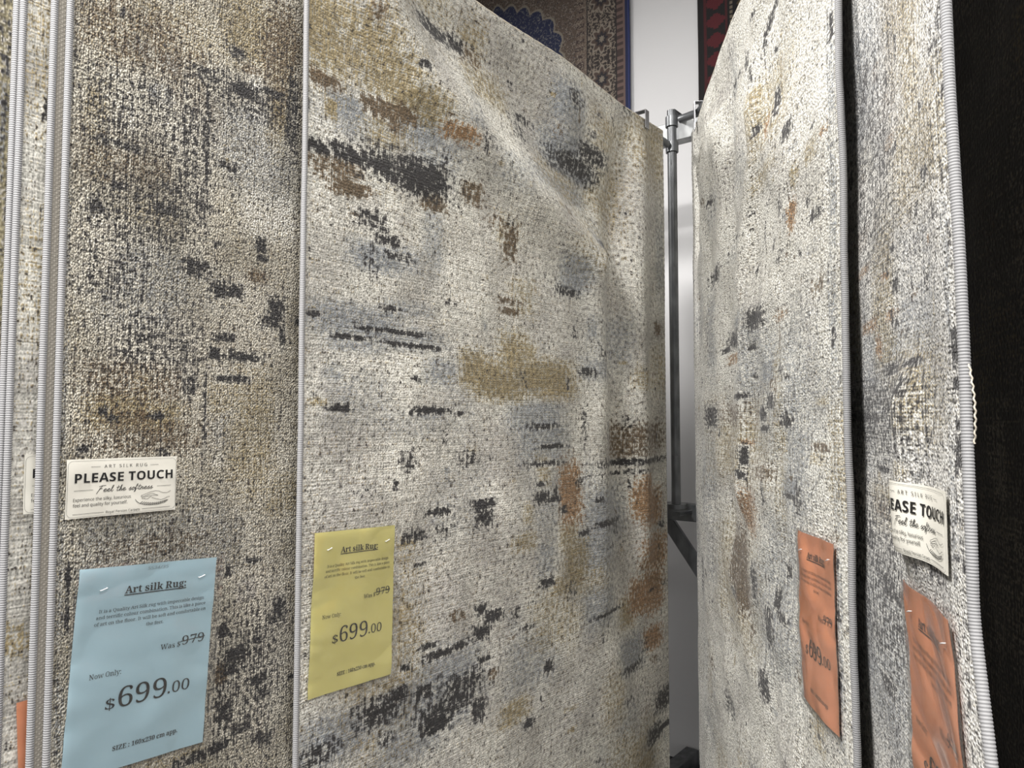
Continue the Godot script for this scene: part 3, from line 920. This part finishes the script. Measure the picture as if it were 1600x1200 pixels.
	style_c.merge({"base": [218, 216, 207], "second": [186, 184, 176], "grain": 0.3, "rib": 0.2, "tuft": 0.8, "stray": 300, "mottle": 150.0, "speckle": [50, 54, 28, 0, 0, 20, 62]}, true)
	var style_d := style_c.duplicate()
	style_d.merge({"base": [206, 204, 198], "second": [166, 164, 160], "stray": 200, "speckle": [74, 62, 34, 0, 20, 46, 56]}, true)
	var style_f := style_m.duplicate()
	style_f.merge({"grain": 0.12, "tuft": 0.3, "stray": 40}, true)
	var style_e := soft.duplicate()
	style_e.merge({"base": [62, 58, 54], "second": [44, 42, 40], "tint": [0.62, 0.6, 0.57], "stray": 160}, true)  # shade between the pages is put into these near-black colours
	var style_h := soft.duplicate()
	style_h.merge({"base": [158, 150, 122], "second": [104, 98, 82], "stray": 260, "speckle": [40, 60, 40, 20, 0, 60, 30]}, true)
	var jobs := {
		"M": {"size": Vector2i(1152, 1792), "wide": 1.48, "style": style_m, "seed": 1, "patches": PATCHES_M},
		"A": {"size": Vector2i(704, 2048), "wide": 0.55, "style": style_a, "seed": 2, "patches": PATCHES_A},
		"C": {"size": Vector2i(896, 1792), "wide": 1.58, "style": style_c, "seed": 3, "patches": PATCHES_C},
		"D": {"size": Vector2i(640, 2048), "wide": 0.6, "style": style_d, "seed": 4, "patches": PATCHES_D},
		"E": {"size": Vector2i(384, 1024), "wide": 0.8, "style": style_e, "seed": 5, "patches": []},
		"F": {"size": Vector2i(192, 1536), "wide": 0.2, "style": style_f, "seed": 6, "patches": []},
		"H": {"size": Vector2i(192, 1024), "wide": 0.3, "style": style_h, "seed": 7, "patches": []},
	}
	var ids := []
	for k in jobs:
		var th := Thread.new()
		th.start(rug_maps.bind(jobs[k]))
		ids.append(th)
	for th in ids:
		th.wait_to_finish()
	var pile := {}
	for k in jobs:
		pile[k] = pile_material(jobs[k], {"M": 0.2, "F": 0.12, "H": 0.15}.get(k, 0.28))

	# the rack
	var rail := WALL - 2.51
	var rack := thing("rug_rack", "dark steel rack frame with silver top rail behind the rug pages", "rack", on_wall(-1.1, -EYE, rail))
	part("top_rail", bar(on_wall(-3.0, 1.085, rail), on_wall(1.4, 1.085, rail), OUT, 0.05, 0.075), M.silver, rack, "scuffed silver top rail")
	part("lower_rail", bar(on_wall(-3.0, -0.325, rail), on_wall(1.4, -0.325, rail), OUT, 0.05, 0.062), M.steel, rack)
	part("hinge_pipe", rod(plan(POST, EYE - 0.29), plan(POST, EYE + 1.12), 0.0165, 20), M.steel, rack, "grey steel hinge pipe")
	part("pipe_flange", rod(plan(POST, EYE - 0.30), plan(POST, EYE - 0.285), 0.034, 20), M.steel, rack)
	for y in [1.118, -0.32]:
		part("hinge_bracket", bar(plan(POST, EYE + y), plan(POST, EYE + y) - OUT * 0.12, ALONG, 0.03, 0.014), M.steel, rack)
	part("brace", bar(on_wall(-1.36, -0.25, rail - 0.03), on_wall(-0.62, -1.235, rail - 0.03), OUT, 0.02, 0.05), M.steel, rack)
	for s in [-2.8, -0.55, 1.2]:
		part("upright", bar(on_wall(s, -1.41, rail - 0.03), on_wall(s, 1.08, rail - 0.03), OUT, 0.05, 0.06), M.steel, rack)
	for s in [-2.8, -1.39, 1.2]:
		part("foot", bar(on_wall(s, -EYE + 0.035, 0.02), on_wall(s, -EYE + 0.035, 1.25), ALONG, 0.06, 0.07), M.steel, rack)

	# the open pages
	var g := "rugs hung on the swing arms"
	var rug_m := Sheet.new()
	rug_m.setup(Vector2(-0.371, 1.304), Vector2(0.602, 0.799), 1.48, EYE + 1.0, false, 11)
	rug_m.ridges = [
		[0.075, 0.036, PackedVector2Array([Vector2(0.08, -0.1), Vector2(0.17, 0.15), Vector2(0.28, 0.26), Vector2(0.45, 0.34), Vector2(0.62, 0.4), Vector2(0.8, 0.46), Vector2(1.0, 0.53)])],
		[0.11, -0.032, PackedVector2Array([Vector2(0.4, 0.06), Vector2(0.7, 0.18), Vector2(1.0, 0.34)])],
		[0.06, -0.03, PackedVector2Array([Vector2(1.2, 0.12), Vector2(1.15, 0.4), Vector2(1.14, 0.75), Vector2(1.16, 1.2)])],
		[0.06, 0.022, PackedVector2Array([Vector2(1.3, 0.05), Vector2(1.28, 0.6), Vector2(1.3, 1.4)])],
		[0.07, 0.016, PackedVector2Array([Vector2(1.0, 0.56), Vector2(1.04, 0.8), Vector2(1.04, 1.5)])],
		[0.06, 0.012, PackedVector2Array([Vector2(0.84, -0.02), Vector2(0.88, 0.2)])],
		[0.14, 0.016, PackedVector2Array([Vector2(0.6, 1.2), Vector2(0.9, 1.55), Vector2(1.2, 2.0)])]]
	rug_m.sag = 0.006
	make_rug("tall cream and grey abstract rug carrying the yellow ticket", rug_m, pile.M, 1.48, 240, 370, M.cord, g)
	var rug_a := Sheet.new()
	rug_a.setup(Vector2(-0.63, 1.025), Vector2(0.588, 0.809), 1.6, EYE + 1.0, false, 12)
	rug_a.rough = 0.0015
	make_rug("olive and cream speckled rug carrying the blue ticket", rug_a, pile.A, 0.55, 200, 300, M.cord, g)
	var rug_c := Sheet.new()
	rug_c.setup(Vector2(0.4985, 1.1025), Vector2(0.0995, 0.995), 1.52, EYE + 1.04, true, 13)
	rug_c.ridges = [
		[0.06, 0.02, PackedVector2Array([Vector2(0.46, -0.05), Vector2(0.53, 0.35), Vector2(0.66, 0.7), Vector2(0.72, 1.2)])],
		[0.06, 0.018, PackedVector2Array([Vector2(1.25, -0.05), Vector2(1.1, 0.12), Vector2(0.93, 0.32)])],
		[0.06, -0.018, PackedVector2Array([Vector2(1.4, -0.05), Vector2(1.42, 0.4)])],
		[0.07, 0.012, PackedVector2Array([Vector2(1.3, 0.2), Vector2(1.22, 0.7), Vector2(1.2, 1.6)])],
		[0.08, -0.014, PackedVector2Array([Vector2(0.85, 0.15), Vector2(0.88, 0.7), Vector2(0.95, 1.3)])]]
	rug_c.crest = 0.014
	rug_c.rough = 0.007
	rug_c.noise.frequency = 3.6
	rug_c.sag = 0.006
	make_rug("pale cream rug with small orange ticket at its bound edge, facing the yellow one", rug_c, pile.C, 1.58, 240, 330, M.cord, g)
	var rug_d := Sheet.new()
	rug_d.setup(Vector2(0.444, 0.73), Vector2(0.226, 0.974), 1.6, EYE + 1.04, true, 14)
	rug_d.lean = [[0.5, 0.0], [1.0, -0.018], [1.2, -0.024], [1.4, -0.06], [2.3, -0.09]]
	rug_d.ridges = [
		[0.048, 0.023, PackedVector2Array([Vector2(0.155, 1.02), Vector2(0.155, 1.17)])],
		[0.05, 0.008, PackedVector2Array([Vector2(0.03, 0.3), Vector2(0.03, 1.9)])]]
	var rug_node_d := make_rug("cream rug with curling edge beside the dark one, large orange ticket below its card", rug_d, pile.D, 0.6, 200, 300, M.cord, g)
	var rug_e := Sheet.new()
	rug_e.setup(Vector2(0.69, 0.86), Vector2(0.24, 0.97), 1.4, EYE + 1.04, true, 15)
	make_rug("rug coloured almost black for shade, standing behind the curling cream rug", rug_e, pile.E, 0.8, 80, 120, M.cord_dark, g, false)
	# the closed pages behind the blue ticket's rug
	var dir := Vector2(0.588, 0.809)
	var rug_b := Sheet.new()
	rug_b.setup(free_edge(0.024, -0.6405), dir, 1.6, EYE + 1.0, true, 16)
	rug_b.rough = 0.001
	make_rug("rug turned back to back behind the blue ticket's rug, woven backing strip showing", rug_b, pile.F, 0.2, 60, 90, M.cord, g)
	var rug_f := Sheet.new()
	rug_f.setup(free_edge(0.05, -0.680), dir, 1.6, EYE + 1.0, false, 17)
	rug_f.rough = 0.001
	make_rug("pale rug of which only a narrow strip with card corner shows", rug_f, pile.F, 0.2, 120, 160, M.cord, g)
	var rug_g := Sheet.new()
	rug_g.setup(free_edge(0.072, -0.693), dir, 1.6, EYE + 1.0, true, 18)
	rug_g.rough = 0.001
	make_rug("rug showing only its grey bound edge beside a yellowish pile", rug_g, pile.F, 0.2, 60, 90, M.cord, g)
	var rug_h := Sheet.new()
	rug_h.setup(free_edge(0.11, -0.78), dir, 1.6, EYE + 1.0, false, 19)
	rug_h.rough = 0.001
	make_rug("yellowish and black patterned rug, outermost of the closed pages", rug_h, pile.H, 0.3, 60, 90, M.cord, g, false)

	# two unseen pages added to shade the wall behind the rack
	for k in 2:
		var sh := Sheet.new()
		var p := on_wall(-1.75 - 0.34 * k, 0.0, 2.2)
		sh.setup(Vector2(p.x, -p.z), Vector2(0.622, 0.783), 1.6, EYE + 1.0, false, 20 + k)
		make_rug(["unseen pale rug added to shade the wall, behind the yellow ticket's rug", "unseen pale rug added to shade the wall, deepest in the rack"][k], sh, pile.F, 0.2, 40, 60, M.cord, g, false)
		arm(["dark steel swing arm of the nearer unseen added rug", "dark steel swing arm of the deepest unseen added rug"][k], PackedVector3Array([sh.at(1.6, 0.0) - sh.n * 0.036, sh.at(0.8, 0.0) - sh.n * 0.036, sh.at(0.02, 0.0) - sh.n * 0.036]), sh, [])

	# swing arms
	arm("dark steel swing arm along the top of the yellow ticket's rug", PackedVector3Array([plan(POST, EYE + 0.985), rug_m.at(1.5, 0.01) - rug_m.n * 0.034, rug_m.at(0.7, 0.0) - rug_m.n * 0.034, rug_m.at(0.04, 0.0) - rug_m.n * 0.032]), rug_m, [1.34, 0.1])
	var over := func(u: float, y: float, off: float) -> Vector3: return rug_c.P + rug_c.e * (rug_c.w - u) + Vector3(0, y, 0) - rug_c.n * off
	arm("dark steel swing arm along the top of the pale cream rug", PackedVector3Array([plan(POST, EYE + 1.078), over.call(1.42, 0.04, 0.012), over.call(1.25, 0.032, 0.036), over.call(0.9, 0.03, 0.04), over.call(0.02, 0.03, 0.04)]), rug_c, [1.4], 0.038)
	for q in [[rug_a, "the blue ticket's rug", 0.024], [rug_d, "the curling cream rug", 0.036], [rug_e, "the shade-darkened rug", 0.036], [rug_f, "the pale rug with the card corner", 0.0], [rug_h, "the yellowish patterned rug", 0.036]]:
		var sh: Sheet = q[0]
		if q[2] == 0.0 or sh == rug_a:     # a pair hung back to back: the arm stands over the gap between them
			var y := Vector3(0, 0.022, 0)
			arm("dark steel swing arm over the pair with " + q[1], PackedVector3Array([sh.at(sh.w, 0.0) - sh.n * 0.012 + y, sh.at(sh.w * 0.5, 0.0) - sh.n * 0.012 + y, sh.at(0.02, 0.0) - sh.n * 0.012 + y]), sh, [])
		else:
			arm("dark steel swing arm hidden behind " + q[1], PackedVector3Array([sh.at(sh.w, 0.0) - sh.n * q[2], sh.at(sh.w * 0.5, 0.0) - sh.n * q[2], sh.at(0.02, 0.0) - sh.n * q[2]]), sh, [])

	# tickets and cards
	price_ticket(rug_a, 0.031, 1.207, 3.6, 212, 290, M.blue, 41, "light blue price ticket in a clear sleeve with pencilled number on top", "5534/35")
	touch_sign(rug_a, 0.0095, 1.052, 0.3, 42, "white printed card on the olive rug above the blue ticket")
	price_ticket(rug_m, 0.026, 1.197, 2.0, 194, 288, M.yellow, 43, "yellow price ticket in a clear sleeve on the grey rug")
	price_ticket(rug_c, 1.52 - 0.236, 1.234, -1.5, 184, 290, M.orange, 44, "small flat orange price ticket at the edge of the pale cream rug")
	price_ticket(rug_d, 1.6 - 0.2, 1.232, 1.0, 172, 290, M.orange, 45, "crumpled orange price ticket on the curling cream rug beside the dark one", "", 0.0022)
	touch_sign(rug_d, 1.6 - 0.187, 1.108, 0.5, 46, "white printed card on the curling rug, its first letters hidden in a fold")
	price_ticket(rug_f, 0.017, 1.385, -2.6, 205, 290, M.orange, 47, "orange price ticket almost hidden, a sliver beside a grey bound edge")
	touch_sign(rug_f, 0.017, 1.045, 0.0, 48, "white card of which only the rounded left end shows")
	# a loose white yarn on the curling rug's bound edge
	var yarn := PackedVector3Array()
	for k in 40:
		var t := k / 39.0
		yarn.append(rug_d.at(-0.017 - 0.008 * sin(t * 2.6), 0.985 + 0.075 * t) + rug_d.n * (0.0007 * sin(t * 60.0)) - rug_d.e * 0.0006 * cos(t * 60.0))
	part("loose_yarn", tube(yarn, PackedFloat32Array([0.0009]), 6), M.hem, rug_node_d, "loose white yarn hanging from the edge")

	# carpets on the wall
	wall_carpet("brown floral carpet with navy medallion hung on the white wall", -3.27, -1.668, 0.6, 2.9, persian_image(560, 804, 1.602, 2.3), plain(Color(0.14, 0.18, 0.36), 0.8))
	wall_carpet("dark red and black geometric carpet hung on the white wall", -1.318, 0.1, 0.7, 2.8, tribal_image(420, 622, 1.418, 2.1), plain(Color(0.09, 0.07, 0.07), 0.9))

func ring(p: Vector3, r0: float, r1: float, h: float) -> ArrayMesh:      # a sleeve that turns on a pipe
	var st := SurfaceTool.new()
	st.begin(Mesh.PRIMITIVE_TRIANGLES)
	st.set_smooth_group(-1)
	for k in 24:
		var a := Vector3(cos(TAU * k / 24.0), 0, sin(TAU * k / 24.0))
		var b := Vector3(cos(TAU * (k + 1) / 24.0), 0, sin(TAU * (k + 1) / 24.0))
		var y := Vector3(0, h / 2, 0)
		quad(st, [p + a * r1 - y, p + b * r1 - y, p + b * r1 + y, p + a * r1 + y], a)
		quad(st, [p + a * r0 - y, p + b * r0 - y, p + b * r0 + y, p + a * r0 + y], -a)
		quad(st, [p + a * r0 + y, p + b * r0 + y, p + b * r1 + y, p + a * r1 + y], y)
		quad(st, [p + a * r0 - y, p + b * r0 - y, p + b * r1 - y, p + a * r1 - y], -y)
	st.generate_normals()
	return st.commit()

func arm(label: String, path: PackedVector3Array, sh: Sheet, clips: Array, lift := 0.0) -> void:
	var o := thing("swing_arm", label, "swing arm", path[0], "swing arms of the rug rack")
	if clips.size():
		part("collar", ring(path[0], 0.0185, 0.0225, 0.036), M.steel, o)
		path[0] += (path[1] - path[0]).normalized() * 0.034
	part("arm_tube", tube(path, PackedFloat32Array([0.014]), 14), M.steel, o)
	part("end_cap", rod(path[-1], path[-1] + (path[-1] - path[-2]).normalized() * 0.012, 0.0155), M.steel, o)
	for u in clips:
		var p := sh.at(u, 0.0)
		var c := part("clip", bar(p + sh.n * 0.009 + Vector3(0, -0.034, 0), p + sh.n * 0.009 + Vector3(0, lift + 0.026, 0), sh.n, 0.003, 0.026, 0.001), M.clip, o, "bright steel clip")
		part("clip_bridge", bar(p + sh.n * 0.01 + Vector3(0, lift + 0.026, 0), p - sh.n * 0.05 + Vector3(0, lift + 0.026, 0), Vector3.UP, 0.003, 0.026, 0.001), M.clip, c)

func wall_carpet(label: String, s0: float, s1: float, y0: float, y1: float, im: Image, edge: Material) -> void:
	var o := thing("wall_carpet", label, "carpet", on_wall((s0 + s1) / 2, y0, 0.01), "carpets hung on the wall")
	var m := plain(Color.WHITE, 0.85)
	m.albedo_texture = ImageTexture.create_from_image(im)
	var f := FastNoiseLite.new()
	f.seed = 3
	f.frequency = 1.2
	var at := func(i: float, j: float, off: float) -> Vector3: return on_wall(lerpf(s0, s1, i), lerpf(y1, y0, j), off + 0.006 * f.get_noise_2d(i * 2.0, j * 2.0))
	var uv := func(i: float, j: float) -> Vector2: return Vector2(i, j)
	part("pile", grid(func(i: float, j: float) -> Vector3: return at.call(i, j, 0.022), uv, 50, 70, OUT), m, o)
	part("backing", grid(func(i: float, j: float) -> Vector3: return at.call(i, j, 0.012), uv, 12, 16, -OUT), M.backing, o)
	for i in [0.0, 1.0]:
		var path := PackedVector3Array()
		for k in 41:
			path.append(at.call(i, k / 40.0, 0.017))
		part("edge_binding", tube(path, PackedFloat32Array([0.006]), 8), edge, o)
	for j in [0.0, 1.0]:
		var path := PackedVector3Array()
		for k in 41:
			path.append(at.call(k / 40.0, j, 0.017))
		part("hem", tube(path, PackedFloat32Array([0.005]), 8), edge, o)
